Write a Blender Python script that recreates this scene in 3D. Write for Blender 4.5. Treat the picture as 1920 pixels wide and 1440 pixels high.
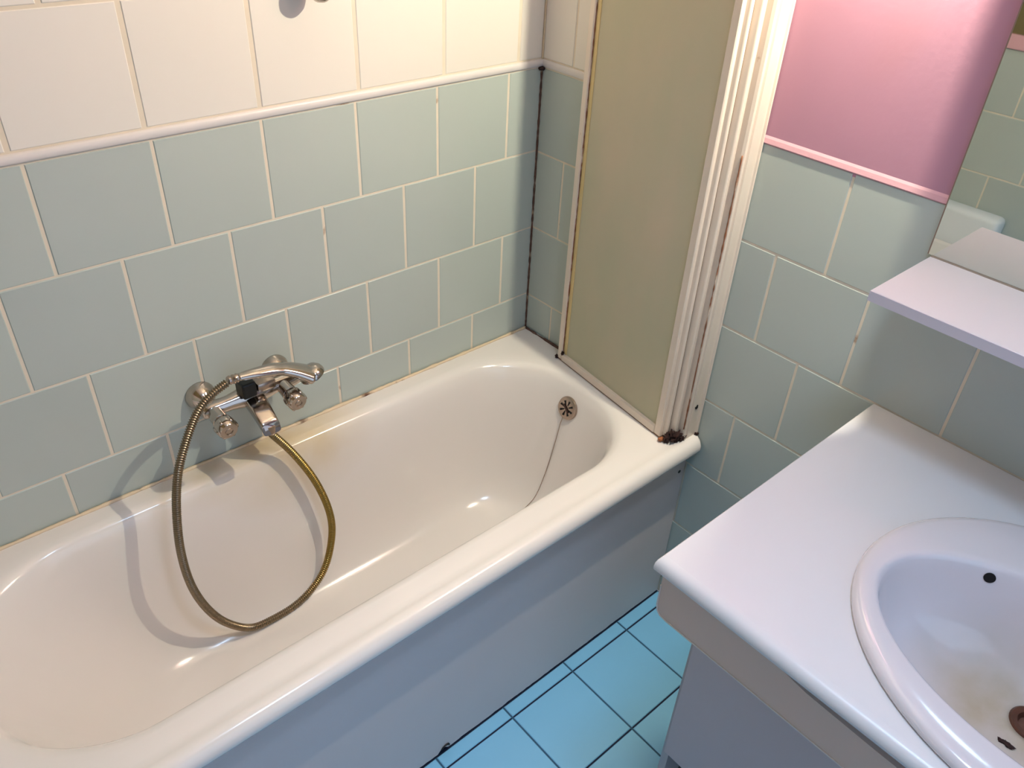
import bpy, bmesh, math, random
from mathutils import Vector, Matrix, noise
random.seed(7)
PI = math.pi
S = bpy.context.scene
COL = S.collection
for o in list(bpy.data.objects): bpy.data.objects.remove(o)

# ------------------------------------------------------------------ camera
cam = bpy.data.cameras.new('camera'); cam.sensor_width = 36; cam.lens = 1523.36/1920*36
cam.clip_start = 0.01
co = bpy.data.objects.new('camera', cam); COL.objects.link(co)
R = ((0.75394338, -0.65538106, 0.04522211), (-0.35313758, -0.46236671, -0.81333319), (0.55395237, 0.59723755, -0.580038))
co.matrix_world = Matrix(((R[0][0], -R[1][0], -R[2][0], -1.3574), (R[0][1], -R[1][1], -R[2][1], -1.4207),
                          (R[0][2], -R[1][2], -R[2][2], 1.7619), (0, 0, 0, 1)))
S.camera = co
# ------------------------------------------------------------------ world, lights, exposure
w = bpy.data.worlds.new('world'); S.world = w; w.use_nodes = True
w.node_tree.nodes['Background'].inputs[0].default_value = (0.55, 0.66, 0.8, 1)
w.node_tree.nodes['Background'].inputs[1].default_value = 0.3
def area(name, loc, rot, sx, sy, power, color):
    l = bpy.data.lights.new(name, 'AREA'); l.shape = 'RECTANGLE'; l.size = sx; l.size_y = sy
    l.energy = power; l.color = color
    o = bpy.data.objects.new(name, l); COL.objects.link(o); o.location = loc; o.rotation_euler = rot
    return o
CLAMP = (-0.76, -1.30)
cl = area('ceiling_light_source', (CLAMP[0], CLAMP[1], 2.405), (0, 0, 0), 0.26, 0.26, 4.8, (0.48, 0.68, 0.94)); cl.data.shape = 'DISK'; cl.data.spread = math.radians(105)
area('doorway_fill', (-0.85, -2.3, 1.3), (PI/2, 0, 0), 1.3, 1.9, 8.6, (0.58, 0.74, 1.0))  # soft cool fill light added at the unseen doorway
LAMP = (-0.096, -0.862, 1.93)
pl = bpy.data.lights.new('bulb_light', 'POINT'); pl.energy = 45; pl.color = (1.0, 0.92, 0.70); pl.shadow_soft_size = 0.009
po = bpy.data.objects.new('bulb_light', pl); COL.objects.link(po); po.location = LAMP
S.view_settings.view_transform = 'Standard'; S.view_settings.look = 'None'
S.view_settings.exposure = 0.0; S.view_settings.gamma = 1.0; S.view_settings.use_curve_mapping = False

# ------------------------------------------------------------------ materials
def srgb(h):
    c = [int(h[i:i+2], 16)/255 for i in (0, 2, 4)]
    return tuple(x/12.92 if x <= 0.04045 else ((x+0.055)/1.055)**2.4 for x in c) + (1,)
MATS = {}
def mat(name, color, rough=0.5, metal=0.0, var=0.0, vscale=8, bump=0.0, bscale=60, spots=None, spot_amt=0.0, spot_scale=30,
        coat=0.0, rvar=0.0, spec=0.5):
    """principled material: colour + soft noise variation, optional dirt spots, fine relief"""
    if name in MATS: return MATS[name]
    m = bpy.data.materials.new(name); m.use_nodes = True; nt = m.node_tree; N = nt.nodes; L = nt.links
    b = N['Principled BSDF']; b.inputs['Roughness'].default_value = rough; b.inputs['Metallic'].default_value = metal
    b.inputs['Coat Weight'].default_value = coat; b.inputs['Coat Roughness'].default_value = 0.05
    b.inputs['Specular IOR Level'].default_value = spec
    c = srgb(color); tc = N.new('ShaderNodeTexCoord'); src = tc.outputs['Object']
    gm = N.new('ShaderNodeNewGeometry'); src = gm.outputs['Position']
    col = None
    mix = N.new('ShaderNodeMix'); mix.data_type = 'RGBA'
    n = N.new('ShaderNodeTexNoise'); n.inputs['Scale'].default_value = vscale; n.inputs['Detail'].default_value = 4
    L.new(src, n.inputs['Vector'])
    mix.inputs[6].default_value = tuple(x*(1-var) for x in c[:3])+(1,)
    mix.inputs[7].default_value = tuple(min(1, x*(1+var)) for x in c[:3])+(1,)
    L.new(n.outputs['Fac'], mix.inputs[0]); col = mix.outputs[2]
    if spots:
        n2 = N.new('ShaderNodeTexNoise'); n2.inputs['Scale'].default_value = spot_scale; n2.inputs['Detail'].default_value = 6
        L.new(src, n2.inputs['Vector'])
        rp = N.new('ShaderNodeValToRGB'); rp.color_ramp.elements[0].position = 0.72-spot_amt*0.35; rp.color_ramp.elements[1].position = 0.80-spot_amt*0.25
        L.new(n2.outputs['Fac'], rp.inputs[0])
        m2 = N.new('ShaderNodeMix'); m2.data_type = 'RGBA'; L.new(col, m2.inputs[6]); m2.inputs[7].default_value = srgb(spots)
        L.new(rp.outputs[0], m2.inputs[0]); col = m2.outputs[2]
    L.new(col, b.inputs['Base Color'])
    if bump:
        nb = N.new('ShaderNodeTexNoise'); nb.inputs['Scale'].default_value = bscale; nb.inputs['Detail'].default_value = 3
        L.new(src, nb.inputs['Vector'])
        bp = N.new('ShaderNodeBump'); bp.inputs['Strength'].default_value = bump; bp.inputs['Distance'].default_value = 0.002
        L.new(nb.outputs['Fac'], bp.inputs['Height']); L.new(bp.outputs[0], b.inputs['Normal'])
    MATS[name] = m; return m

TILE = mat('blue_green_tile', 'B5BEB8', 0.33, var=0.05, vscale=3, bump=0.05, bscale=25)
TILE2 = mat('blue_green_tile_b', 'B2BBB6', 0.36, var=0.05, vscale=4, bump=0.05, bscale=25)
WTILE = mat('white_tile', 'E6DFD6', 0.3, var=0.03, vscale=3, bump=0.05, bscale=25)
GROUT = mat('cream_grout', 'E0D3C0', 0.9, var=0.08, vscale=30, spots='8A5A34', spot_amt=0.12, spot_scale=14)
FTILE = mat('sky_blue_floor_tile', '80C0E4', 0.35, var=0.05, vscale=4, bump=0.05)
FGROUT = mat('dark_floor_grout', '14203A', 0.9, var=0.2, vscale=40)
PINK = mat('pink_paint', 'B6869A', 0.75, var=0.03, vscale=5, bump=0.15, bscale=90)
PLINK = mat('light_pink_paint', 'D6A6B0', 0.7, var=0.03, bump=0.2, bscale=90)
CEIL = mat('white_ceiling_paint', 'E4DFDA', 0.85, var=0.02)
ENAMEL = None
TRIMW = mat('white_plastic_trim', 'DCD5D3', 0.35, var=0.03, spots='9A6A44', spot_amt=0.02, spot_scale=50)
PANEL = mat('grey_white_bath_panel', 'D2C7C6', 0.5, var=0.03, vscale=6)
FRAME = mat('yellowed_white_frame', 'E2D2C2', 0.35, var=0.05, vscale=12, spots='A8805F', spot_amt=0.03, spot_scale=30)
SEALD = mat('brown_mould_sealant', '5A4036', 0.8, var=0.4, vscale=60, spots='A08A74', spot_amt=0.4, spot_scale=40)
SEALC = mat('cream_sealant', 'DCC6A8', 0.6, var=0.1, vscale=40, spots='5A3420', spot_amt=0.42, spot_scale=16)
CHROME = mat('aged_chrome', 'C2B6AC', 0.13, 1.0, var=0.12, vscale=40)
CHROMED = mat('dull_chrome', 'B3A193', 0.24, 1.0, var=0.15, vscale=60)
BLACK = mat('black_plastic', '0C0C0E', 0.4)
HOLE = mat('dark_hole', '0A0808', 0.9)
RUST = mat('rusty_mould', '2E1712', 0.9, var=0.6, vscale=120)
RUSTL = mat('light_rust', '9A5E3C', 0.9, var=0.4, vscale=120)
COUNTER = mat('white_countertop', 'DEDCDE', 0.32, var=0.015, vscale=5)
BASINM = mat('white_ceramic', 'DCD6DA', 0.16, var=0.02, vscale=6, coat=0.4)
CAB = mat('grey_white_laminate', 'C8BABA', 0.5, var=0.02)
APRON = mat('white_laminate_apron', 'D6C2B6', 0.5, var=0.03)
EDGE = mat('worn_edge_band', 'A89888', 0.6, var=0.15, vscale=50)
WOODC = mat('bare_chipboard', '6A4030', 0.9, var=0.4, vscale=90)
DKGREEN = mat('dark_green_recess', '3C443C', 0.7, var=0.1)
BROWNF = mat('olive_brown_wood', '6E6440', 0.5, var=0.15, vscale=10)
TOWEL = mat('white_ledge_enamel', 'DDE2E6', 0.4, var=0.02)
DRAINM = mat('brown_stained_drain', '6A4636', 0.35, 0.6, var=0.4, vscale=60)
DOORM = mat('white_door_paint', 'DAD6D0', 0.5, var=0.02)

def extra_stain(m, centre, radius, color, amount, squash=(1, 1, 1)):
    """a stain with a place and outline of its own (limescale / rust marks)"""
    nt = m.node_tree; N = nt.nodes; L = nt.links; b = N['Principled BSDF']
    src = b.inputs['Base Color'].links[0].from_socket
    gm = N.new('ShaderNodeNewGeometry')
    sub = N.new('ShaderNodeVectorMath'); sub.operation = 'SUBTRACT'; sub.inputs[1].default_value = centre; L.new(gm.outputs['Position'], sub.inputs[0])
    mu = N.new('ShaderNodeVectorMath'); mu.operation = 'MULTIPLY'; mu.inputs[1].default_value = squash; L.new(sub.outputs[0], mu.inputs[0])
    ln = N.new('ShaderNodeVectorMath'); ln.operation = 'LENGTH'; L.new(mu.outputs[0], ln.inputs[0])
    mr = N.new('ShaderNodeMapRange'); mr.inputs[1].default_value = 0; mr.inputs[2].default_value = radius
    mr.inputs[3].default_value = 1; mr.inputs[4].default_value = 0; L.new(ln.outputs['Value'], mr.inputs[0])
    n = N.new('ShaderNodeTexNoise'); n.inputs['Scale'].default_value = 1.6/radius; n.inputs['Detail'].default_value = 5; L.new(gm.outputs['Position'], n.inputs['Vector'])
    m1 = N.new('ShaderNodeMath'); m1.operation = 'MULTIPLY'; L.new(mr.outputs[0], m1.inputs[0]); L.new(n.outputs['Fac'], m1.inputs[1])
    m2 = N.new('ShaderNodeMath'); m2.operation = 'MULTIPLY'; m2.use_clamp = True; m2.inputs[1].default_value = 2*amount; L.new(m1.outputs[0], m2.inputs[0])
    mx = N.new('ShaderNodeMix'); mx.data_type = 'RGBA'; L.new(m2.outputs[0], mx.inputs[0]); L.new(src, mx.inputs[6]); mx.inputs[7].default_value = srgb(color)
    L.new(mx.outputs[2], b.inputs['Base Color'])

ENAMEL = mat('white_bath_enamel', 'E6DFDA', 0.17, var=0.02, vscale=4, coat=0.3)
extra_stain(ENAMEL, (-0.76, -0.03, 0.55), 0.17, 'D0B478', 0.7, (0.7, 1.5, 0.9))
extra_stain(ENAMEL, (-0.95, -0.03, 0.56), 0.10, 'C9B080', 0.5, (0.6, 1.5, 1))
extra_stain(BASINM, (-0.36, -1.41, 0.74), 0.17, 'B0A284', 1.0)

def hose_mat():
    m = mat('aged_hose_metal', '8C7C66', 0.3, 1.0, var=0.2, vscale=30); nt = m.node_tree; N = nt.nodes; L = nt.links
    b = N['Principled BSDF']; src = b.inputs['Base Color'].links[0].from_socket
    gm = N.new('ShaderNodeNewGeometry'); sx = N.new('ShaderNodeSeparateXYZ'); L.new(gm.outputs['Position'], sx.inputs[0])
    mr = N.new('ShaderNodeMapRange'); mr.inputs[1].default_value = -0.86; mr.inputs[2].default_value = -0.76; L.new(sx.outputs['X'], mr.inputs[0])
    mx = N.new('ShaderNodeMix'); mx.data_type = 'RGBA'; L.new(mr.outputs[0], mx.inputs[0]); L.new(src, mx.inputs[6]); mx.inputs[7].default_value = srgb('9C8246')
    L.new(mx.outputs[2], b.inputs['Base Color'])
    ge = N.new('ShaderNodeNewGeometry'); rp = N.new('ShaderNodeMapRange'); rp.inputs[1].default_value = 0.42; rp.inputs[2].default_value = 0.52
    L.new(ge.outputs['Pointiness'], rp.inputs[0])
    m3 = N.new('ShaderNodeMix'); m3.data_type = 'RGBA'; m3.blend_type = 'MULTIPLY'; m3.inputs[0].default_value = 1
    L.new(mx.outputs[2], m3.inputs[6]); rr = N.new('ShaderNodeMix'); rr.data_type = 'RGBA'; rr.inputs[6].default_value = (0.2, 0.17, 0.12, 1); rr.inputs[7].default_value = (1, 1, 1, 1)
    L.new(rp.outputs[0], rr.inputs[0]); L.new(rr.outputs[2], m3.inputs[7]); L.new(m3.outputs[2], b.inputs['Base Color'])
    return m
HOSE = hose_mat()

def frosted():
    m = bpy.data.materials.new('frosted_glass'); m.use_nodes = True; nt = m.node_tree; N = nt.nodes; L = nt.links
    b = N['Principled BSDF']; out = N['Material Output']
    b.inputs['Transmission Weight'].default_value = 1; b.inputs['Roughness'].default_value = 0.42; b.inputs['IOR'].default_value = 1.3
    b.inputs['Base Color'].default_value = srgb('E8E6D2')
    tr = N.new('ShaderNodeBsdfTranslucent'); tr.inputs[0].default_value = srgb('EFE4CC')
    df = N.new('ShaderNodeBsdfDiffuse'); df.inputs[0].default_value = srgb('E6D8BC')
    a = N.new('ShaderNodeMixShader'); a.inputs[0].default_value = 0.7; L.new(tr.outputs[0], a.inputs[1]); L.new(df.outputs[0], a.inputs[2])
    gp = N.new('ShaderNodeNewGeometry'); mp = N.new('ShaderNodeMapping'); mp.inputs['Scale'].default_value = (9, 9, 3.5); L.new(gp.outputs['Position'], mp.inputs[0])
    ns = N.new('ShaderNodeTexNoise'); ns.inputs['Scale'].default_value = 1.0; ns.inputs['Detail'].default_value = 3; L.new(mp.outputs[0], ns.inputs['Vector'])
    mc = N.new('ShaderNodeMix'); mc.data_type = 'RGBA'; L.new(ns.outputs['Fac'], mc.inputs[0]); mc.inputs[6].default_value = srgb('D2D8BC'); mc.inputs[7].default_value = srgb('F6E4CC')
    L.new(mc.outputs[2], df.inputs[0])
    c = N.new('ShaderNodeMixShader'); c.inputs[0].default_value = 0.88; L.new(b.outputs[0], c.inputs[1]); L.new(a.outputs[0], c.inputs[2])
    L.new(c.outputs[0], out.inputs['Surface'])
    n = N.new('ShaderNodeTexNoise'); n.inputs['Scale'].default_value = 260; bp = N.new('ShaderNodeBump'); bp.inputs['Strength'].default_value = 0.25; bp.inputs['Distance'].default_value = 0.001
    L.new(n.outputs['Fac'], bp.inputs['Height']); L.new(bp.outputs[0], b.inputs['Normal'])
    return m
GLASS = frosted()
MIRR = mat('mirror_silver', 'D4DAD2', 0.015, 1.0)

# ------------------------------------------------------------------ mesh helpers
def obj(name, bm, m, parent=None, smooth=False, angle=None):
    me = bpy.data.meshes.new(name); bmesh.ops.recalc_face_normals(bm, faces=bm.faces); bm.to_mesh(me); bm.free()
    me.materials.append(m)
    if smooth:
        for p in me.polygons: p.use_smooth = True
        if angle: me.set_sharp_from_angle(angle=math.radians(angle))
    o = bpy.data.objects.new(name, me); COL.objects.link(o)
    if parent: o.parent = parent
    return o
def empty(name, loc=(0, 0, 0)):
    o = bpy.data.objects.new(name, None); COL.objects.link(o); o.location = loc; o.empty_display_size = 0.05; return o
def under(o, root):
    """parent keeping world coordinates"""
    o.parent = root; o.matrix_parent_inverse = Matrix.Translation(root.location).inverted(); return o
def thing(name, label, cat, loc=(0, 0, 0), group=None):
    o = empty(name, loc); o['label'] = label; o['category'] = cat
    if group: o['group'] = group
    return o
def tag(o, label, cat, group=None):
    o['label'] = label; o['category'] = cat
    if group: o['group'] = group
    return o
def struct(o): o['kind'] = 'structure'; return o
def box(bm, x0, x1, y0, y1, z0, z1, bev=0.0, seg=2):
    vs = [bm.verts.new((x, y, z)) for x in (x0, x1) for y in (y0, y1) for z in (z0, z1)]
    f = [(0, 1, 3, 2), (4, 6, 7, 5), (0, 4, 5, 1), (2, 3, 7, 6), (0, 2, 6, 4), (1, 5, 7, 3)]
    fs = [bm.faces.new([vs[i] for i in q]) for q in f]
    if bev:
        es = {e for q in fs for e in q.edges}
        bmesh.ops.bevel(bm, geom=list(es), offset=bev, segments=seg, profile=0.5, affect='EDGES')
    return bm
def bx(*a, **k): return box(bmesh.new(), *a, **k)
def ring_loft(bm, rings, cap0=False, cap1=False, closed=True):
    vr = [[bm.verts.new(p) for p in r] for r in rings]; n = len(rings[0])
    for a, b in zip(vr, vr[1:]):
        for i in range(n if closed else n-1):
            j = (i+1) % n; bm.faces.new((a[i], a[j], b[j], b[i]))
    if cap0: bm.faces.new(list(reversed(vr[0])))
    if cap1: bm.faces.new(vr[-1])
    return vr
def frame_of(d):
    d = d.normalized(); u = Vector((0, 0, 1)) if abs(d.z) < 0.9 else Vector((1, 0, 0))
    a = d.cross(u).normalized(); return a, a.cross(d).normalized()
def lathe(bm, p, axis, prof, n=28, a0=0.0):
    """prof: list of (distance along axis, radius)"""
    p = Vector(p); axis = Vector(axis).normalized(); a, b = frame_of(axis); rings = []
    for h, r in prof:
        rings.append([p+axis*h+(a*math.cos(a0+2*PI*i/n)+b*math.sin(a0+2*PI*i/n))*max(r, 1e-5) for i in range(n)])
    ring_loft(bm, rings, True, True); return bm
def catmull(pts, per=8):
    P = [Vector(p) for p in pts]; out = []
    P = [P[0]*2-P[1]]+P+[P[-1]*2-P[-2]]
    for i in range(1, len(P)-2):
        for k in range(per):
            t = k/per; a, b, c, d = P[i-1:i+3]
            out.append(0.5*((2*b)+(c-a)*t+(2*a-5*b+4*c-d)*t*t+(3*b-a-3*c+d)*t**3))
    out.append(P[-2]); return out
def resample(pts, step):
    L = [0]
    for a, b in zip(pts, pts[1:]): L.append(L[-1]+(b-a).length)
    n = max(2, int(L[-1]/step)); out = []; j = 0
    for k in range(n+1):
        s = L[-1]*k/n
        while j < len(L)-2 and L[j+1] < s: j += 1
        t = (s-L[j])/max(1e-9, L[j+1]-L[j]); out.append(pts[j].lerp(pts[j+1], min(1, t)))
    return out
def sweep(bm, pts, rad, n=12, flat=None, up=None):
    """tube along pts; rad(i, t) radius; flat(t) -> (wide, high) multipliers"""
    N = len(pts); rings = []; d0 = (pts[1]-pts[0]).normalized(); a, b = frame_of(d0)
    if up is not None:
        a = d0.cross(Vector(up)).normalized(); b = a.cross(d0)
    for i, p in enumerate(pts):
        d = (pts[min(i+1, N-1)]-pts[max(i-1, 0)]).normalized()
        a = (a-d*a.dot(d)).normalized(); b = a.cross(d)
        t = i/(N-1); r = rad(i, t); fw, fh = flat(t) if flat else (1, 1)
        rings.append([p+a*math.cos(2*PI*k/n)*r*fw+b*math.sin(2*PI*k/n)*r*fh for k in range(n)])
    ring_loft(bm, rings, True, True); return bm
def rr(x0, x1, y0, y1, z, r, na=12, nx=14, ny=8):
    """rounded rectangle contour with fixed point count; r one radius or four (corners: x1y1, x0y1, x0y0, x1y0)"""
    rs = r if isinstance(r, (tuple, list)) else (r,)*4; pts = []
    cs = [((x1, y1), 0, rs[0]), ((x0, y1), 90, rs[1]), ((x0, y0), 180, rs[2]), ((x1, y0), 270, rs[3])]
    arcs = []
    for (cx, cy), a0, q in cs:
        sx = -1 if cx == x1 else 1; sy = -1 if cy == y1 else 1
        c = (cx+sx*q, cy+sy*q)
        arcs.append([(c[0]+q*math.cos(math.radians(a0+90*k/na)), c[1]+q*math.sin(math.radians(a0+90*k/na))) for k in range(na+1)])
    for i in range(4):
        pts += arcs[i]; m = nx if i % 2 == 0 else ny; a = arcs[i][-1]; b = arcs[(i+1) % 4][0]
        for k in range(1, m): pts.append((a[0]+(b[0]-a[0])*k/m, a[1]+(b[1]-a[1])*k/m))
    return [Vector((x, y, z)) for x, y in pts]

# ------------------------------------------------------------------ tiles
TM = {}
def tile_mesh(wd, ht, m, thick=0.006, jog=0.0015):
    key = (round(wd, 4), round(ht, 4), m.name)
    if key in TM: return TM[key]
    bm = bmesh.new(); c = jog
    r0 = [Vector((0, 0, 0)), Vector((wd, 0, 0)), Vector((wd, ht, 0)), Vector((0, ht, 0))]
    r1 = [v+Vector((0, 0, thick-c)) for v in r0]
    r2 = [Vector((c, c, thick)), Vector((wd-c, c, thick)), Vector((wd-c, ht-c, thick)), Vector((c, ht-c, thick))]
    ring_loft(bm, [r0, r1, r2], False, True)
    me = bpy.data.meshes.new('tile'); bm.normal_update(); bm.to_mesh(me); bm.free(); me.materials.append(m); TM[key] = me
    return me
def put_tile(name, parent, wd, ht, m, M):
    o = bpy.data.objects.new(name, tile_mesh(wd, ht, m)); COL.objects.link(o); o.parent = parent
    j = 0.0012
    o.matrix_world = M @ Matrix.Translation((wd/2, ht/2, 0)) @ Matrix.Rotation(random.uniform(-j, j), 4, 'X') @ Matrix.Rotation(random.uniform(-j, j), 4, 'Y') @ Matrix.Translation((-wd/2, -ht/2, random.uniform(0, 0.0003)))
    return o
TH = 0.006           # tile faces are the reference planes; walls sit TH behind
def wall_frame(side):
    # local u (along wall), v (up), n (into room)
    if side == 'back': return lambda u, z: Matrix(((1, 0, 0, u), (0, 0, -1, TH), (0, 1, 0, z), (0, 0, 0, 1)))       # u = x, face -> -y
    if side == 'right': return lambda u, z: Matrix(((0, 0, -1, TH), (-1, 0, 0, -u), (0, 1, 0, z), (0, 0, 0, 1)))     # u = -y, face -> -x
    if side == 'left': return lambda u, z: Matrix(((0, 0, 1, XL-TH), (1, 0, 0, u), (0, 1, 0, z), (0, 0, 0, 1)))      # u = y, face -> +x
XL, YF, ZC = -1.68, -2.35, 2.48
def tile_rows(parent, side, zj, joints, u0, u1, m, gh, gv, name='wall_tile', pitch=0.2):
    F = wall_frame(side)
    for i, (zt, zb) in enumerate(zip(zj, zj[1:])):
        off = joints[i % len(joints)]; k0 = math.floor((u0-off)/pitch)-1; us = [u0]
        u = off+k0*pitch
        while u < u1+pitch:
            if u0+0.004 < u < u1-0.004: us.append(u)
            u += pitch
        us.append(u1)
        for a, b in zip(us, us[1:]):
            if b-a < 0.012: continue
            mm = m[random.randrange(len(m))]
            put_tile(name, parent, b-a-gv, zt-zb-gh, mm, F(a+gv/2, zb+gh/2))

# walls -------------------------------------------------------------
GD = 0.0012            # grout surface lies this far behind the tile faces
wb = struct(obj('wall_back', bx(XL, 0.1, GD, 0.12, 0, ZC), GROUT))
ZB = [1.27, 1.0722, 0.8685, 0.6733, 0.5]
tile_rows(wb, 'back', ZB, [-0.1002, -0.1938], XL, 0, [TILE, TILE2], 0.0035, 0.0055, pitch=0.202)
tile_rows(wb, 'back', [2.33, 2.12, 1.91, 1.70, 1.491, 1.289], [-0.074, -0.185], XL, 0, [WTILE], 0.005, 0.008, pitch=0.21)
wr = struct(obj('wall_right', bx(GD, 0.12, YF, 0.0, 0, ZC), GROUT))
ZR = [1.27, 1.07, 0.87, 0.67, 0.47, 0.27, 0.07, 0.0]
tile_rows(wr, 'right', ZR, [0.0, 0.095], 0.0, -YF, [TILE, TILE2], 0.004, 0.005)
tile_rows(wr, 'right', [2.33, 2.12, 1.91, 1.70, 1.491, 1.289], [0.10, 0.2], 0.0, 0.6, [WTILE], 0.004, 0.004, pitch=0.21)
# painted plaster above the tiles; tiles stand proud of it, so their top edge is a ledge
under(obj('painted_plaster', bx(0.0005, 0.02, YF, -0.612, 1.262, ZC), PINK), wr)['label'] = 'pink painted plaster above the tiles'
bm = bmesh.new()
prof = [(-0.0, 1.268), (-0.003, 1.2705), (-0.0015, 1.279), (0.0015, 1.286), (0.006, 1.286), (0.006, 1.268)]
ring_loft(bm, [[Vector((x, y, z)) for x, z in prof] for y in (-0.612, -0.8, -1.2, YF)], True, True)
under(obj('painted_ledge', bm, PLINK, None), wr)['label'] = 'light pink painted lip on top of the tiles'
wl = struct(obj('wall_left', bx(XL-0.12, XL-GD, YF, 0.0, 0, ZC), GROUT))
tile_rows(wl, 'left', [1.20, 1.0, 0.8, 0.6, 0.4, 0.2, 0.0], [-0.1, 0.0], YF, 0, [TILE, TILE2], 0.004, 0.005)
under(obj('painted_plaster', bx(XL-0.01, XL-0.001, YF, 0, 1.243, ZC), BROWNF), wl)['label'] = 'olive brown upper wall'
under(obj('painted_ledge', bx(XL-0.01, XL+0.012, YF, 0, 1.20, 1.243, bev=0.003), PLINK), wl)['label'] = 'light pink ledge'
# front wall with a doorway opening
bm = bmesh.new(); box(bm, XL, -1.5, YF-0.12, YF, 0, ZC); box(bm, -0.2, 0.0, YF-0.12, YF, 0, ZC); box(bm, -1.5, -0.2, YF-0.12, YF, 2.3, ZC)
struct(obj('wall_front', bm, PINK))
struct(obj('ceiling', bx(XL-0.12, 0.12, YF-0.12, 0.12, ZC, ZC+0.1), CEIL))
lum = thing('ceiling_lamp', 'round flush ceiling lamp in the middle of the white ceiling', 'lamp', (CLAMP[0], CLAMP[1], ZC))
bm = bmesh.new(); lathe(bm, (CLAMP[0], CLAMP[1], ZC), (0, 0, -1), [(0, 0.16), (0.03, 0.165), (0.045, 0.16), (0.05, 0.15), (0.05, 0)], 48)
under(obj('housing', bm, DOORM, smooth=True, angle=40), lum)

# floor ---------------------------------------------------------------
fl = struct(obj('floor', bx(XL, 0.0, YF, 0.0, -0.08, -0.002), FGROUT))
fx0, fy0 = -0.1676, -0.6359
xs = [0.0]+[fx0-0.2*k for k in range(8)]+[XL]; ys = [-0.60, fy0]+[fy0-0.2*k for k in range(1, 9)]+[YF]
for a, b in zip(xs, xs[1:]):
    for c, d in zip(ys, ys[1:]):
        if a-b < 0.01 or c-d < 0.01: continue
        g = 0.0042
        put_tile('floor_tile', fl, a-b-g, c-d-g, FTILE, Matrix.Translation((b+g/2, d+g/2, -TH)))

FG2 = mat('blue_grey_floor_joint', '2C5470', 0.8, var=0.15, vscale=40)
for k in range(8):
    x = fx0-0.2*k
    fl_j = under(obj('grout_line', bx(x-0.0021, x+0.0021, YF, -0.601, -0.004, -0.0014), FG2), fl)
# trims ----------------------------------------------------------------
bm = bmesh.new()
prof = [(0.003, 1.2715), (-0.002, 1.272), (-0.004, 1.2745), (-0.0048, 1.280), (-0.004, 1.2855), (-0.002, 1.288), (0.003, 1.2885)]
ring_loft(bm, [[Vector((x, y, z)) for y, z in prof] for x in (XL, -0.0)], True, True)
struct(obj('trim_1', bm, TRIMW, smooth=True, angle=50))
bm = bmesh.new()
ring_loft(bm, [[Vector((y*0.6, x, z)) for y, z in prof] for x in (-0.0, -0.60)], True, True)
struct(obj('trim_2', bm, TRIMW, smooth=True, angle=50))
# mouldy corner joint between the two walls
def bead(name, pts, r, m, parent=None, wob=0.3, n=6, step=0.008):
    P = resample([Vector(p) for p in pts], step); bm = bmesh.new()
    sweep(bm, P, lambda i, t: r*(1+wob*noise.noise(P[i]*60)), n); return obj(name, bm, m, parent, smooth=True)
c = under(bead('corner_joint', [(-0.001, -0.001, 0.56), (-0.001, -0.001, 1.272)], 0.0024, SEALD, wob=0.9), wb); c['label'] = 'dark mouldy corner joint'
c = under(bead('corner_joint', [(-0.001, -0.001, 1.285), (-0.001, -0.001, 2.3)], 0.0022, SEALC, wob=0.6), wb); c['label'] = 'cream corner joint'
bm = bmesh.new(); bmesh.ops.create_icosphere(bm, subdivisions=3, radius=0.008, matrix=Matrix.Translation((-0.006, -0.005, 1.268)) @ Matrix.Diagonal((1, 1, 0.5, 1)))
for v in bm.verts: v.co += Vector((1, 1, 1))*0.002*noise.noise(v.co*200)
under(obj('mould_patch', bm, RUST, smooth=True), wb)

# ------------------------------------------------------------------ bathtub
TX0, TY0, RZ = -1.60, -0.637, 0.565
tub = thing('bathtub', 'white enamel bathtub along the tiled wall, with rolled front rim', 'bathtub', (-0.8, -0.3, 0))
rings = []
NA, NX, NY = 14, 30, 12
def R4(x0, x1, y0, y1, z, r): rings.append(rr(x0, x1, y0, y1, z, r, NA, NX, NY))
e = 0.003
R4(TX0, -e, TY0+0.016, -e, 0.530, (0.004, 0.004, 0.02, 0.012))
R4(TX0, -e, TY0+0.003, -e, 0.532, (0.004, 0.004, 0.02, 0.012))
R4(TX0, -e, TY0, -e, 0.540, (0.004, 0.004, 0.02, 0.012))
R4(TX0, -e, TY0+0.001, -e, 0.550, (0.004, 0.004, 0.02, 0.012))
R4(TX0+0.002, -e, TY0+0.006, -e, 0.560, (0.004, 0.004, 0.02, 0.012))
R4(TX0+0.004, -e, TY0+0.014, -e, 0.5665, (0.004, 0.004, 0.02, 0.012))
R4(TX0+0.006, -e-0.001, TY0+0.024, -e-0.001, 0.5685, (0.004, 0.004, 0.02, 0.012))
R4(TX0+0.010, -e-0.002, TY0+0.034, -e-0.002, 0.5665, (0.004, 0.004, 0.02, 0.012))
R4(TX0+0.014, -e-0.003, TY0+0.041, -e-0.003, 0.5640, (0.004, 0.004, 0.02, 0.012))
R4(TX0+0.03, -e-0.008, TY0+0.052, -e-0.008, 0.5645, (0.02, 0.02, 0.03, 0.02))
R4(-1.50, -0.050, -0.555, -0.042, 0.5650, (0.19, 0.2, 0.2, 0.19))
R4(-1.487, -0.064, -0.545, -0.054, 0.5640, (0.20, 0.22, 0.22, 0.2))
R4(-1.478, -0.074, -0.537, -0.063, 0.5590, (0.205, 0.23, 0.23, 0.205))
R4(-1.470, -0.082, -0.530, -0.070, 0.5480, (0.205, 0.23, 0.23, 0.205))
R4(-1.455, -0.092, -0.523, -0.078, 0.520, (0.20, 0.22, 0.22, 0.2))
R4(-1.43, -0.108, -0.518, -0.087, 0.46, (0.20, 0.21, 0.21, 0.2))
R4(-1.395, -0.126, -0.508, -0.096, 0.40, (0.19, 0.2, 0.2, 0.19))
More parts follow.
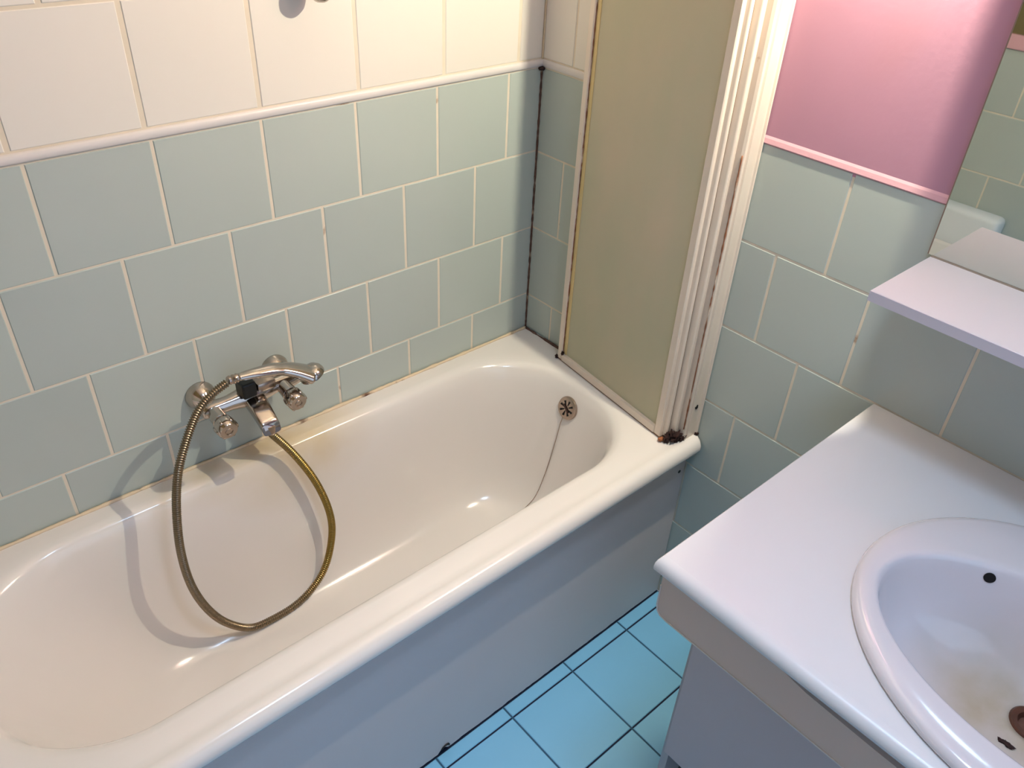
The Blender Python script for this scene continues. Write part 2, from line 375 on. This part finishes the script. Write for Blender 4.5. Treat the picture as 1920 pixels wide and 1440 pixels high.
R4(-1.355, -0.146, -0.497, -0.106, 0.34, (0.18, 0.19, 0.19, 0.18))
R4(-1.31, -0.166, -0.487, -0.117, 0.28, (0.17, 0.18, 0.18, 0.17))
R4(-1.27, -0.187, -0.475, -0.130, 0.235, (0.16, 0.17, 0.17, 0.16))
R4(-1.23, -0.212, -0.458, -0.148, 0.205, (0.145, 0.15, 0.15, 0.145))
R4(-1.18, -0.245, -0.435, -0.172, 0.187, (0.125, 0.13, 0.13, 0.125))
R4(-1.10, -0.29, -0.405, -0.202, 0.177, (0.1, 0.1, 0.1, 0.1))
R4(-0.9, -0.34, -0.36, -0.245, 0.171, (0.05, 0.05, 0.05, 0.05))
bm = bmesh.new(); ring_loft(bm, rings, False, True)
under(obj('basin', bm, ENAMEL, smooth=True), tub)
# overflow rosette on the sloping end wall
OV = Vector((-0.1005, -0.2845, 0.4935)); on_ = Vector((-0.955, 0.0, 0.28)).normalized()
bm = bmesh.new(); lathe(bm, OV, on_, [(-0.004, 0.031), (0.002, 0.0315), (0.005, 0.030), (0.0065, 0.026), (0.0065, 0.0)], 40)
ovc = under(obj('overflow_cover', bm, CHROMED, smooth=True, angle=40), tub); ovc['label'] = 'round chrome overflow cover with slots'
a_, b_ = frame_of(on_)
for k in range(8):
    an = 2*PI*k/8+0.2; d = a_*math.cos(an)+b_*math.sin(an); t_ = on_.cross(d)
    bm = bmesh.new(); p0 = OV+on_*0.0062+d*0.008; p1 = OV+on_*0.0062+d*0.021
    P = [p0.lerp(p1, q/4) for q in range(5)]
    sweep(bm, P, lambda i, t: 0.0014+0.0018*t, 8)
    s = obj('slot', bm, HOLE, smooth=True); s.parent = ovc
bm = bmesh.new(); P = [OV+on_*0.009+(a_*0.8+b_*0.6)*q*0.0045 for q in range(-3, 4)]; sweep(bm, P, lambda i, t: 0.0022, 8)
s = obj('bar', bm, RUST, smooth=True); s.parent = ovc
CH = [(-0.1040, -0.2845, 0.4920), (-0.1147, -0.2792, 0.4577), (-0.1322, -0.2806, 0.3935), (-0.1588, -0.2827, 0.3082), (-0.1925, -0.2863, 0.2431), (-0.2225, -0.2781, 0.206), (-0.2596, -0.2707, 0.1908), (-0.3145, -0.2867, 0.1796)]
P = resample(catmull(CH, 8), 0.0022); bm = bmesh.new()
sweep(bm, P, lambda i, t: 0.0016 if i % 2 else 0.0006, 6)
under(obj('plug_chain', bm, CHROMED, smooth=True), tub)['label'] = 'thin bead chain without its plug'
DR = Vector((-0.327, -0.309, 0.173))
bm = bmesh.new(); lathe(bm, DR, (0, 0, 1), [(-0.002, 0.036), (0.002, 0.036), (0.004, 0.033), (0.002, 0.027), (-0.001, 0.024), (-0.001, 0)], 36)
under(obj('drain', bm, DRAINM, smooth=True, angle=40), tub)['label'] = 'brown stained drain ring'
# sealant beads against the walls
q = under(bead('sealant', [(-1.60, -0.0048, 0.566), (-0.006, -0.0048, 0.566)], 0.0040, SEALC, wob=0.5), tub); q['label'] = 'cream sealant bead with brown mould'
q = under(bead('sealant', [(-0.0045, -0.006, 0.566), (-0.0045, -0.60, 0.566)], 0.0034, SEALD, wob=0.8), tub); q['label'] = 'dark mouldy sealant bead'

# bath panel ---------------------------------------------------------------
bm = bmesh.new(); n = 160; top = []; bot = []
for i in range(n+1):
    x = -1.60+1.597*i/n
    z = 0.004+0.004*abs(noise.noise(Vector((x*14, 3, 0))))+0.003*abs(noise.noise(Vector((x*50, 9, 0))))
    if abs(x+0.743) < 0.011: z += 0.010
    bot.append((x, z)); top.append((x, 0.5295))
for y in (-0.6, -0.588):
    pass
A = [[bm.verts.new((x, y, z)) for x, z in bot] for y in (-0.600, -0.588)]
B = [[bm.verts.new((x, y, z)) for x, z in top] for y in (-0.600, -0.588)]
for i in range(n):
    bm.faces.new((A[0][i], A[0][i+1], B[0][i+1], B[0][i])); bm.faces.new((A[1][i+1], A[1][i], B[1][i], B[1][i+1]))
    bm.faces.new((A[0][i+1], A[0][i], A[1][i], A[1][i+1])); bm.faces.new((B[0][i], B[0][i+1], B[1][i+1], B[1][i]))
for i in (0, n): bm.faces.new((A[0][i], B[0][i], B[1][i], A[1][i]))
fp = under(obj('front_panel', bm, PANEL), tub); fp['label'] = 'grey-white flat front panel down to the blue floor'
for (x, z) in ((-0.022, 0.452),):
    bm = bmesh.new(); lathe(bm, (x, -0.599, z), (0, -1, 0), [(0, 0.005), (0.002, 0.0045), (0.003, 0.002), (0.003, 0)], 14)
    obj('screw', bm, BLACK, fp, smooth=True, angle=40)['label'] = 'small dark screw head'
bm = bmesh.new(); P = [Vector((-0.743+0.012*math.cos(a)*1.0, -0.602, 0.017+0.006*math.sin(a*1.3))) for a in [k*0.5 for k in range(6)]]
sweep(bm, P, lambda i, t: 0.0028*(1-0.5*t), 6); obj('broken_chip', bm, BLACK, fp, smooth=True)['label'] = 'dark broken chip at the bottom edge'

# tub end ledge seen in the mirror
tag(obj('end_ledge', bx(XL, -1.607, -0.612, -0.002, 0.0, 0.69, bev=0.02, seg=4), TOWEL, smooth=True, angle=40), 'white boxed ledge beyond the end of the bathtub, seen in the mirror above the shelf', 'ledge')

# ------------------------------------------------------------------ shower screen (folded)
scr = thing('shower_screen', 'folded white framed shower screen with frosted glass standing on the tub end', 'shower screen', (-0.06, -0.4, 0.57))
ZS0, ZS1 = 0.571, 1.99
A0 = Vector((-0.034, -0.172)); A1 = Vector((-0.078, -0.566)); ax = (A1-A0).normalized(); nx_ = Vector((-ax.y, ax.x))
if nx_.x > 0: nx_ = -nx_               # towards the room (-x)
def prism(bm, poly, z0, z1):
    ring_loft(bm, [[Vector((x, y, z)) for x, y in poly] for z in (z0, z1)], True, True); return bm
def sp(u, v): q = A0+ax*u+nx_*v; return (q.x, q.y)   # u along screen, v out to the room
W_ = (A1-A0).length
def sbar(u0, u1, v0, v1, z0, z1, c=0.002):
    bm = bmesh.new(); prism(bm, [sp(u0+c, v1), sp(u1-c, v1), sp(u1, v1-c), sp(u1, v0), sp(u0, v0), sp(u0, v1-c)], z0, z1); return bm
o = under(obj('stile', sbar(0, 0.017, -0.014, 0.006, ZS0, ZS1), FRAME), scr); o['label'] = 'narrow white stile at the free edge'
o = under(obj('stile', sbar(W_-0.020, W_, -0.014, 0.006, ZS0, ZS1), FRAME), scr); o['label'] = 'white stile on the hinge side with rust stains'
o = under(obj('rail', sbar(0.017, W_-0.020, -0.012, 0.007, ZS0-0.001, ZS0+0.017), FRAME), scr); o['label'] = 'bottom rail'
o = under(obj('rail', sbar(0.017, W_-0.020, -0.012, 0.007, ZS1-0.02, ZS1), FRAME), scr); o['label'] = 'top rail'
under(obj('glass_pane', sbar(0.012, W_-0.015, -0.006, -0.002, ZS0+0.012, ZS1-0.015, 0.0005), GLASS), scr)
# inner seal strip; lamplit yellow of the glass edge put into its colour
o = under(obj('lit_seal_strip', sbar(0.017, 0.029, -0.006, 0.000, ZS0+0.017, ZS1-0.02, 0.001), mat('lamplit_yellow', 'D8C088', 0.5, var=0.1, spots='7A5A3A', spot_amt=0.1, spot_scale=20)), scr); o['label'] = 'seal strip along the glass, painted as its lamplit yellow edge'
# sweep under the rail, brown with dirt
o = under(obj('drip_seal', sbar(0.0, W_, -0.008, 0.004, ZS0-0.006, ZS0-0.001, 0.001), mat('dirty_seal', '8A6A52', 0.8, var=0.4, vscale=50)), scr); o['label'] = 'dirty brown drip seal'
# second folded leaf behind
def leafbar(u0, u1, v0, v1, z0, z1): return sbar(u0, u1, v0, v1, z0, z1, 0.001)
under(obj('stile', leafbar(0.02, 0.036, -0.030, -0.017, ZS0, ZS1), FRAME), scr)['label'] = 'stile of the leaf folded behind'
under(obj('glass_pane', leafbar(0.036, W_-0.02, -0.026, -0.022, ZS0+0.012, ZS1-0.015), GLASS), scr)['label'] = 'frosted pane of the leaf folded behind'
# hinge and wall profiles: upright ribs between the stile and the wall
ribs = [(-0.0755, -0.0665, -0.578, -0.566, 'hinge_rib'), (-0.0635, -0.054, -0.592, -0.560, 'hinge_rib'), (-0.051, -0.0445, -0.588, -0.560, 'hinge_rib')]
for i, (xa, xb, ya, yb, nm) in enumerate(ribs):
    bm = bmesh.new(); m_ = (xa+xb)/2; h = (xb-xa)/2
    poly = [(m_+h*math.cos(a), ya+h+h*math.sin(a)) for a in [PI+PI*k/8 for k in range(9)]]+[(xb, yb), (xa, yb)]
    prism(bm, poly, ZS0+0.004, ZS1); under(obj(nm, bm, FRAME, smooth=True, angle=50), scr)
bm = bmesh.new()
poly = [(-0.0012, -0.612), (-0.003, -0.614), (-0.0055, -0.613), (-0.0065, -0.609), (-0.010, -0.608), (-0.034, -0.608), (-0.0355, -0.604), (-0.039, -0.604), (-0.0405, -0.607), (-0.046, -0.606), (-0.048, -0.60), (-0.048, -0.56), (-0.0012, -0.56)]
prism(bm, poly, ZS0-0.004, ZS1+0.01); o = under(obj('wall_profile', bm, FRAME), scr); o['label'] = 'ribbed upright profile screwed to the wall'
bm = bmesh.new(); prism(bm, [(-0.064, -0.575), (-0.046, -0.575), (-0.046, -0.55), (-0.064, -0.55)], ZS0+0.002, ZS1-0.01)
under(obj('hinge_core', bm, mat('shadow_gap_plastic', '9A8068', 0.7, var=0.2)), scr)['label'] = 'hinge core between the ribs, gap shade painted in brown'  # darker brown stands in for the shade between the ribs
RSTR = mat('rust_streak', '8A5A40', 0.9, var=0.5, vscale=40, spots='DCC8B4', spot_amt=0.55, spot_scale=18)
q = under(bead('rust_streak', [(-0.0485, -0.6035, 0.60), (-0.0485, -0.6035, 1.25)], 0.0016, RSTR, wob=1.2), scr); q['label'] = 'brown rust streak in the groove'
u0_ = sp(0.0175, 0.0015)
q = under(bead('rust_streak', [(u0_[0], u0_[1], 0.588), (u0_[0], u0_[1], 1.6)], 0.0012, RSTR, wob=1.2), scr); q['label'] = 'brown dirt line beside the glass'
def lump(name, c, r, m, parent, sc=(1, 1, 1), seed=0, amp=0.5):
    bm = bmesh.new(); bmesh.ops.create_icosphere(bm, subdivisions=3, radius=1)
    for v in bm.verts:
        k = 1+amp*noise.noise(v.co*2.3+Vector((seed, 0, 0)))*1.6; v.co = Vector((v.co.x*r*sc[0]*k, v.co.y*r*sc[1]*k, v.co.z*r*sc[2]*k))+Vector(c)
    return under(obj(name, bm, m, smooth=True), parent)
lump('rust_lump', (-0.060, -0.597, 0.579), 0.013, RUST, scr, (1.1, 0.6, 0.9), 3, 0.9)
lump('rust_lump', (-0.049, -0.603, 0.574), 0.008, RUST, scr, (1.2, 0.7, 0.8), 13, 0.9)
lump('rust_lump', (-0.071, -0.590, 0.584), 0.008, RUST, scr, (0.8, 0.7, 1.5), 17, 0.9)
lump('rust_lump', (-0.081, -0.585, 0.576), 0.008, RUST, scr, (0.8, 0.7, 1.6), 8, 0.9)
lump('rust_lump', (-0.088, -0.574, 0.571), 0.006, RUSTL, scr, (1.3, 1.0, 0.7), 5)
lump('rust_lump', (-0.040, -0.170, 0.571), 0.005, RUST, scr, (1, 1, 0.9), 6)
lump('rust_lump', (-0.043, -0.192, 0.592), 0.004, RUST, scr, (1, 0.8, 1.6), 7)
lump('rust_lump', (-0.004, -0.612, 0.571), 0.005, RUST, scr, (1, 1, 0.8), 9)
lump('screw_hole', (-0.022, -0.6085, 0.655), 0.006, HOLE, scr, (0.8, 0.25, 0.8), 11)

# ------------------------------------------------------------------ bath mixer tap
tap = thing('bath_mixer_tap', 'chrome wall mounted two-handle bath mixer tap above the tub rim', 'tap', (-0.835, 0, 0.737))
by, bz = -0.062, 0.737
bm = bmesh.new(); lathe(bm, (-0.945, by, bz), (1, 0, 0), [(0, 0.008), (0.004, 0.014), (0.02, 0.0165), (0.06, 0.0165), (0.085, 0.021), (0.135, 0.021), (0.16, 0.0165), (0.20, 0.0165), (0.216, 0.014), (0.22, 0.008)], 32)
under(obj('body', bm, CHROME, smooth=True), tap)
for x in (-0.92, -0.752):
    bm = bmesh.new(); lathe(bm, (x, 0, bz), (0, -1, 0), [(0, 0.031), (0.004, 0.0315), (0.012, 0.029), (0.022, 0.024), (0.030, 0.018), (0.034, 0.012), (0.06, 0.0115)], 36)
    under(obj('wall_flange', bm, CHROME, smooth=True), tap)
for x in (-0.921, -0.768):
    bm = bmesh.new(); lathe(bm, (x, by, bz-0.002), (0, -1, -0.12), [(0, 0.015), (0.03, 0.0165), (0.040, 0.0175), (0.043, 0.013), (0.046, 0.013), (0.048, 0.020), (0.053, 0.0215), (0.070, 0.0205), (0.074, 0.0175), (0.0745, 0)], 36)
    h = under(obj('handle', bm, CHROME, smooth=True, angle=50), tap)
    for k in range(6):      # grip lobes
        a = 2*PI*k/6; d = Vector((math.cos(a), 0, math.sin(a)))
        p0 = Vector((x, by-0.049, bz-0.008))+d*0.0195; bm = bmesh.new()
        sweep(bm, [p0+Vector((0, -0.005*q, -0.0006*q)) for q in range(5)], lambda i, t: 0.0045*(1-0.35*abs(2*t-1)**2), 8)
        g = obj('grip_lobe', bm, CHROME, smooth=True); g.parent = h
    bm = bmesh.new(); cc = Vector((x, by-0.0745, bz-0.0115)); ring = [cc+Vector((0.0075*math.cos(2*PI*k/24), 0, 0.0075*math.sin(2*PI*k/24))) for k in range(25)]
    sweep(bm, ring, lambda i, t: 0.0008, 6); g = obj('cap_ring', bm, CHROMED, smooth=True); g.parent = h
# spout: flat faceted block running forward and down
bm = bmesh.new(); rings = []
for t in [k/10 for k in range(11)]:
    p = Vector((-0.836-0.004*t, -0.055-0.095*t, 0.735-0.012*t-0.020*t*t)); hw = 0.023-0.004*t; hh = 0.015-0.003*t; sec = []
    for k in range(24):
        a = 2*PI*k/24; ca, sa = math.cos(a), math.sin(a)
        sec.append(p+Vector((hw*math.copysign(abs(ca)**0.4, ca), -0.25*hh*math.copysign(abs(sa)**0.4, sa)*-1, hh*math.copysign(abs(sa)**0.4, sa))))
    rings.append(sec)
ring_loft(bm, rings, True, True); under(obj('spout', bm, CHROME, smooth=True, angle=60), tap)
bm = bmesh.new(); lathe(bm, (-0.8395, -0.138, 0.700), (0, -0.1, -1), [(-0.006, 0.0145), (0.010, 0.0145), (0.014, 0.0125), (0.014, 0)], 24)
under(obj('spout_tip', bm, CHROMED, smooth=True, angle=40), tap)
# cradle
bm = bmesh.new(); box(bm, -0.865, -0.835, -0.096, -0.056, 0.752, 0.788, 0.004)
under(obj('cradle', bm, BLACK), tap)['label'] = 'black plastic handset cradle'
bm = bmesh.new(); box(bm, -0.832, -0.790, -0.092, -0.058, 0.752, 0.775, 0.006)
under(obj('cradle_arm', bm, CHROMED, smooth=True, angle=40), tap)

# hand shower resting in the cradle
hs = thing('hand_shower', 'chrome hand shower lying in the cradle of the bath tap', 'shower head', (-0.85, -0.1, 0.80))
HP = catmull([(-0.872, -0.10, 0.8160), (-0.8338, -0.10, 0.8110), (-0.7881, -0.10, 0.8015), (-0.755, -0.104, 0.787), (-0.725, -0.110, 0.768)], 10)
bm = bmesh.new()
def hr(i, t): return 0.0085+0.007*min(1, t*2.2)+(0.010*max(0, t-0.55)/0.45)
sweep(bm, HP, hr, 20, flat=lambda t: (1.15+0.2*t, 0.80-0.15*t)); under(obj('handle', bm, CHROME, smooth=True), hs)
bm = bmesh.new(); hd = Vector((0.38, -0.18, -0.9)).normalized()
lathe(bm, Vector((-0.722, -0.110, 0.7725)), hd, [(-0.012, 0.008), (-0.008, 0.020), (0.0, 0.0265), (0.006, 0.028), (0.010, 0.028), (0.012, 0.025), (0.012, 0)], 36)
under(obj('spray_head', bm, CHROME, smooth=True, angle=50), hs)
bm = bmesh.new(); lathe(bm, Vector((-0.722, -0.110, 0.7725))+hd*0.0115, hd, [(0, 0.0235), (0.0015, 0.0225), (0.0015, 0)], 30)
under(obj('spray_plate', bm, mat('grey_spray_plate', '9A948E', 0.5), smooth=True, angle=40), hs)
bm = bmesh.new(); lathe(bm, (-0.893, -0.102, 0.8185), (0.021, 0.002, -0.003), [(0, 0.008), (0.004, 0.0095), (0.008, 0.008), (0.011, 0.0098), (0.016, 0.0085), (0.019, 0.0098), (0.023, 0.008)], 20)
under(obj('connector', bm, CHROMED, smooth=True, angle=40), hs)

# ribbed hose
HL = [(-0.836, -0.066, 0.714), (-0.834, -0.072, 0.685), (-0.8251, -0.085, 0.6524), (-0.7853, -0.1, 0.5822), (-0.7474, -0.12, 0.4884), (-0.7298, -0.14, 0.392), (-0.7373, -0.15, 0.316), (-0.7787, -0.165, 0.2366), (-0.8544, -0.175, 0.1950), (-0.9392, -0.18, 0.1970), (-0.9825, -0.18, 0.2105), (-1.0389, -0.18, 0.2892), (-1.0708, -0.175, 0.3958), (-1.0742, -0.165, 0.5022), (-1.0585, -0.15, 0.6002), (-1.0366, -0.14, 0.6791), (-1.0106, -0.13, 0.7262), (-0.9861, -0.12, 0.7604), (-0.9639, -0.115, 0.7883), (-0.9337, -0.11, 0.8075), (-0.8972, -0.105, 0.8167)]
P = resample(catmull(HL, 10), 0.006)
for _ in range(14): P = [P[0]]+[(P[i-1]+P[i]*2+P[i+1])/4 for i in range(1, len(P)-1)]+[P[-1]]
P = resample(P, 0.0012); bm = bmesh.new()
sweep(bm, P, lambda i, t: 0.0088 if i % 4 in (1, 2) else 0.0066, 12)
tag(obj('shower_hose', bm, HOSE, smooth=True), 'ribbed metal shower hose hanging in a loop into the bathtub, brassy on one side', 'hose')

# shower holder at the top of the wall
hk = thing('wall_shower_holder', 'round chrome wall holder on the white tiles at the top edge', 'hook', (-0.614, 0, 1.488))
bm = bmesh.new(); lathe(bm, (-0.600, 0, 1.493), (0, -1, 0), [(0, 0.021), (0.006, 0.0215), (0.012, 0.018), (0.016, 0.012), (0.036, 0.011)], 30)
under(obj('wall_flange', bm, mat('rusty_chrome', '8A6A58', 0.25, 1.0, var=0.3, vscale=60), smooth=True), hk)['label'] = 'brownish rusty flange'
bm = bmesh.new(); lathe(bm, (-0.590, -0.030, 1.488), (0.10, -1, 0.0), [(0, 0.012), (0.006, 0.019), (0.018, 0.0225), (0.026, 0.021), (0.030, 0.016), (0.031, 0)], 30)
under(obj('holder_cup', bm, CHROME, smooth=True), hk)

# ------------------------------------------------------------------ vanity
CY0, CY1, CX = -1.946, -0.965, -0.630
BC = (-0.348, -1.455)
ct = tag(None or obj('countertop', bmesh.new(), COUNTER), 'white countertop with rounded front edge around the washbasin, against the tiled wall', 'countertop')
rings = []
def cr(x0, x1, y0, y1, z, r): return rr(x0, x1, y0, y1, z, r, 8, 30, 30)
outer = cr(CX, -0.001, CY0, CY1, 0.87, (0.001, 0.001, 0.001, 0.001))
def ell(a, b, z, cx=BC[0], cy=BC[1], ref=None):
    out = []
    for p in (ref or outer):
        an = math.atan2((p.y-cy)/a, (p.x-cx)/b); out.append(Vector((cx+b*math.cos(an), cy+a*math.sin(an), z)))
    return out
def orr(i, z, zi=0): return cr(CX+i, -0.001, CY0+zi, CY1-zi*0.6, z, (0.001, 0.001+zi*0.2, 0.001+zi*0.2, 0.001))
rings = [ell(0.285, 0.235, 0.8445), ell(0.285, 0.235, 0.870)]
for i, z in ((0.020, 0.870), (0.012, 0.8690), (0.006, 0.8665), (0.002, 0.862), (0.0, 0.856), (0.001, 0.850), (0.004, 0.846), (0.010, 0.8445)):
    rings.append(orr(i, z, max(0, 0.006-(0.870-z)*1.2) if z > 0.862 else 0))
rings.append(rings[0])
bm = bmesh.new(); vr = ring_loft(bm, rings); bmesh.ops.remove_doubles(bm, verts=bm.verts, dist=1e-6)
me = ct.data; bmesh.ops.recalc_face_normals(bm, faces=bm.faces); bm.to_mesh(me); bm.free()
for p in me.polygons: p.use_smooth = True
me.set_sharp_from_angle(angle=math.radians(35))
for p in me.polygons:
    if abs(p.normal.z) > 0.9995: p.use_smooth = False

sink = thing('washbasin', 'oval white ceramic washbasin set into the countertop', 'washbasin', (BC[0], BC[1], 0.87))
circ = [Vector((math.cos(2*PI*k/96), math.sin(2*PI*k/96), 0)) for k in range(96)]
IC = (-0.386, -1.45)
def eb(a, b, z, c=BC, p=2.0):
    return [Vector((c[0]+b*math.copysign(abs(v.x)**(2/p), v.x), c[1]+a*math.copysign(abs(v.y)**(2/p), v.y), z)) for v in circ]
def lerp2(t): return (BC[0]+(IC[0]-BC[0])*t, BC[1]+(IC[1]-BC[1])*t)
rings = [eb(0.296, 0.260, 0.8705), eb(0.299, 0.263, 0.873), eb(0.2995, 0.2635, 0.877), eb(0.297, 0.261, 0.8825), eb(0.291, 0.255, 0.8865), eb(0.283, 0.247, 0.888),
         eb(0.274, 0.215, 0.88785, lerp2(0.45)), eb(0.262, 0.172, 0.8870, lerp2(0.9)), eb(0.257, 0.165, 0.8862, IC), eb(0.254, 0.161, 0.8835, IC), eb(0.251, 0.158, 0.878, IC), eb(0.248, 0.155, 0.866, IC), eb(0.241, 0.150, 0.842, IC),
         eb(0.230, 0.143, 0.814, (-0.384, -1.45)), eb(0.212, 0.131, 0.786, (-0.380, -1.45)), eb(0.184, 0.112, 0.763, (-0.374, -1.45)), eb(0.155, 0.092, 0.749, (-0.370, -1.45)),
         eb(0.118, 0.072, 0.742, (-0.360, -1.45)), eb(0.08, 0.052, 0.738, (-0.350, -1.45)), eb(0.045, 0.038, 0.736, (-0.340, -1.445)), eb(0.027, 0.027, 0.734, (-0.335, -1.44)), eb(0.024, 0.024, 0.728, (-0.335, -1.44)), eb(0.023, 0.023, 0.70, (-0.335, -1.44))]
bm = bmesh.new(); ring_loft(bm, rings, False, True)
under(obj('bowl', bm, BASINM, smooth=True), sink)
bm = bmesh.new(); lathe(bm, (-0.335, -1.44, 0.733), (0, 0, 1), [(-0.004, 0.030), (0.002, 0.0305), (0.0045, 0.028), (0.003, 0.020), (-0.006, 0.015), (-0.02, 0.014), (-0.02, 0)], 32)
under(obj('drain', bm, DRAINM, smooth=True, angle=50), sink)['label'] = 'brown stained drain'
bm = bmesh.new(); lathe(bm, (-0.2629, -1.2986, 0.8662), (-0.88, -0.42, 0.20), [(-0.004, 0.0), (-0.003, 0.008), (0.0018, 0.0082), (0.0022, 0.007), (0.0022, 0)], 24)
under(obj('overflow_hole', bm, HOLE, smooth=True), sink)
lump('chip', (-0.3975, -1.428, 0.7385), 0.0065, RUST, sink, (0.7, 1.5, 0.3), 31)

# shelf over the basin and mirror
shelf = thing('wall_shelf', 'white laminate shelf below the mirror over the washbasin', 'shelf', (0, -1.45, 1.164))
under(obj('board', bx(-0.203, -0.0085, -1.93, -0.971, 1.1645, 1.182, bev=0.0008, seg=1), mat('white_shelf_laminate', 'E2DCDE', 0.4, var=0.015)), shelf)
under(obj('back_strip', bx(-0.0085, 0.0, -1.93, -0.972, 1.166, 1.1835), EDGE), shelf)['label'] = 'brownish strip between shelf and mirror'
under(obj('edge_band', bx(-0.2042, -0.203, -1.93, -0.971, 1.1648, 1.1812), mat('shelf_edge_band', 'C9C2CC', 0.5)), shelf)
mr = thing('mirror', 'large frameless wall mirror above the white shelf', 'mirror', (0, -1.45, 1.2))
under(obj('glass', bx(-0.0065, -0.0015, -1.93, -0.9665, 1.184, 1.88), MIRR), mr)
under(obj('ground_edge', bx(-0.0066, -0.0012, -0.9665, -0.9645, 1.184, 1.88), mat('mirror_edge', '8A7468', 0.5)), mr)

# cabinet under the countertop
cab = thing('vanity_cabinet', 'grey-white cabinet under the countertop with a deep rail below the top', 'cabinet', (-0.3, -1.45, 0))
bm = bmesh.new(); y0 = -1.94; pts = []
zb_ = 0.735
poly = [(-0.969, 0.844), (-0.969, zb_+0.022), (-0.972, zb_+0.010), (-0.979, zb_+0.003), (-0.992, zb_), (y0, zb_), (y0, 0.802), (-1.32, 0.808), (-1.22, 0.812), (-1.165, 0.822), (-1.12, 0.844)]
ring_loft(bm, [[Vector((x, y, z)) for y, z in poly] for x in (-0.604, -0.588)], True, True)
under(obj('front_rail', bm, APRON), cab)
bm = bmesh.new(); P = [Vector((-0.6045, y, z)) for y, z in [(-0.9695, 0.80), (-0.9695, zb_+0.022), (-0.972, zb_+0.010), (-0.979, zb_+0.003), (-0.992, zb_+0.001), (-1.1, zb_+0.001), (-1.5, zb_+0.001), (y0, zb_+0.001)]]
sweep(bm, P, lambda i, t: 0.0013, 6); under(obj('edge_strip', bm, mat('pale_edge_strip', 'D8D4D2', 0.4), smooth=True), cab)['label'] = 'pale edge strip along the rail'
under(obj('side_panel', bx(-0.462, -0.004, -0.988, -0.972, 0.0, 0.844), mat('cabinet_side', 'B8B2B2', 0.5, var=0.02)), cab)
under(obj('side_panel', bx(-0.462, -0.004, -1.94, -1.924, 0.0, 0.844), mat('cabinet_side', 'B8B2B2', 0.5)), cab)
under(obj('side_return', bx(-0.588, -0.462, -0.988, -0.972, 0.742, 0.844), APRON), cab)
for ya, yb in ((-1.455, -0.9845), (-1.94, -1.457)):
    d = under(obj('door', bx(-0.480, -0.464, ya, yb, 0.222, 0.728, bev=0.0015), CAB), cab)
under(obj('plinth', bx(-0.40, -0.385, -1.924, -0.988, 0.0, 0.23), DKGREEN), cab)['label'] = 'dark green recessed plinth'
lump('broken_corner', (-0.606, -0.970, 0.833), 0.006, WOODC, cab, (1, 0.6, 1.4), 21)

# ------------------------------------------------------------------ wall lamp above (gives the warm light)
lamp = thing('wall_lamp', 'small wall lamp with an added half-round light shield on the pink wall beside the mirror', 'lamp', (0, LAMP[1], LAMP[2]))
bm = bmesh.new(); lathe(bm, (0.001, LAMP[1], LAMP[2]+0.08), (-1, 0, 0), [(0, 0.032), (0.006, 0.032), (0.010, 0.024), (0.011, 0)], 28)
under(obj('wall_plate', bm, CHROMED, smooth=True, angle=40), lamp)
bm = bmesh.new(); sweep(bm, [Vector((-0.005, LAMP[1], LAMP[2]+0.08)), Vector((-0.02, LAMP[1], LAMP[2]+0.08)), Vector((LAMP[0], LAMP[1], LAMP[2]+0.08))], lambda i, t: 0.006, 10)
under(obj('arm', bm, CHROMED, smooth=True), lamp)
bm = bmesh.new(); lathe(bm, (LAMP[0], LAMP[1], LAMP[2]+0.032), (0, 0, 1), [(0, 0.012), (0.02, 0.014), (0.045, 0.012), (0.055, 0.010), (0.056, 0)], 20)
under(obj('socket', bm, BLACK, smooth=True, angle=40), lamp)
bm = bmesh.new(); SR = 0.036
a0, a1 = math.radians(-31), math.radians(-172)
prs = []
for rr_ in (SR, SR+0.0015):
    prs.append([(LAMP[0]+rr_*math.cos(a0+(a1-a0)*k/24), LAMP[1]+rr_*math.sin(a0+(a1-a0)*k/24)) for k in range(25)])
poly = prs[0]+prs[1][::-1]
prism(bm, poly, LAMP[2]-0.33, LAMP[2]+0.10)
under(obj('light_shield', bm, DOORM), lamp)  # unseen shield, shaped to keep lamp light off the shelf and counter
# the bulb itself is the point light of that radius
po.parent = lamp; po.matrix_parent_inverse = Matrix.Translation(lamp.location).inverted()
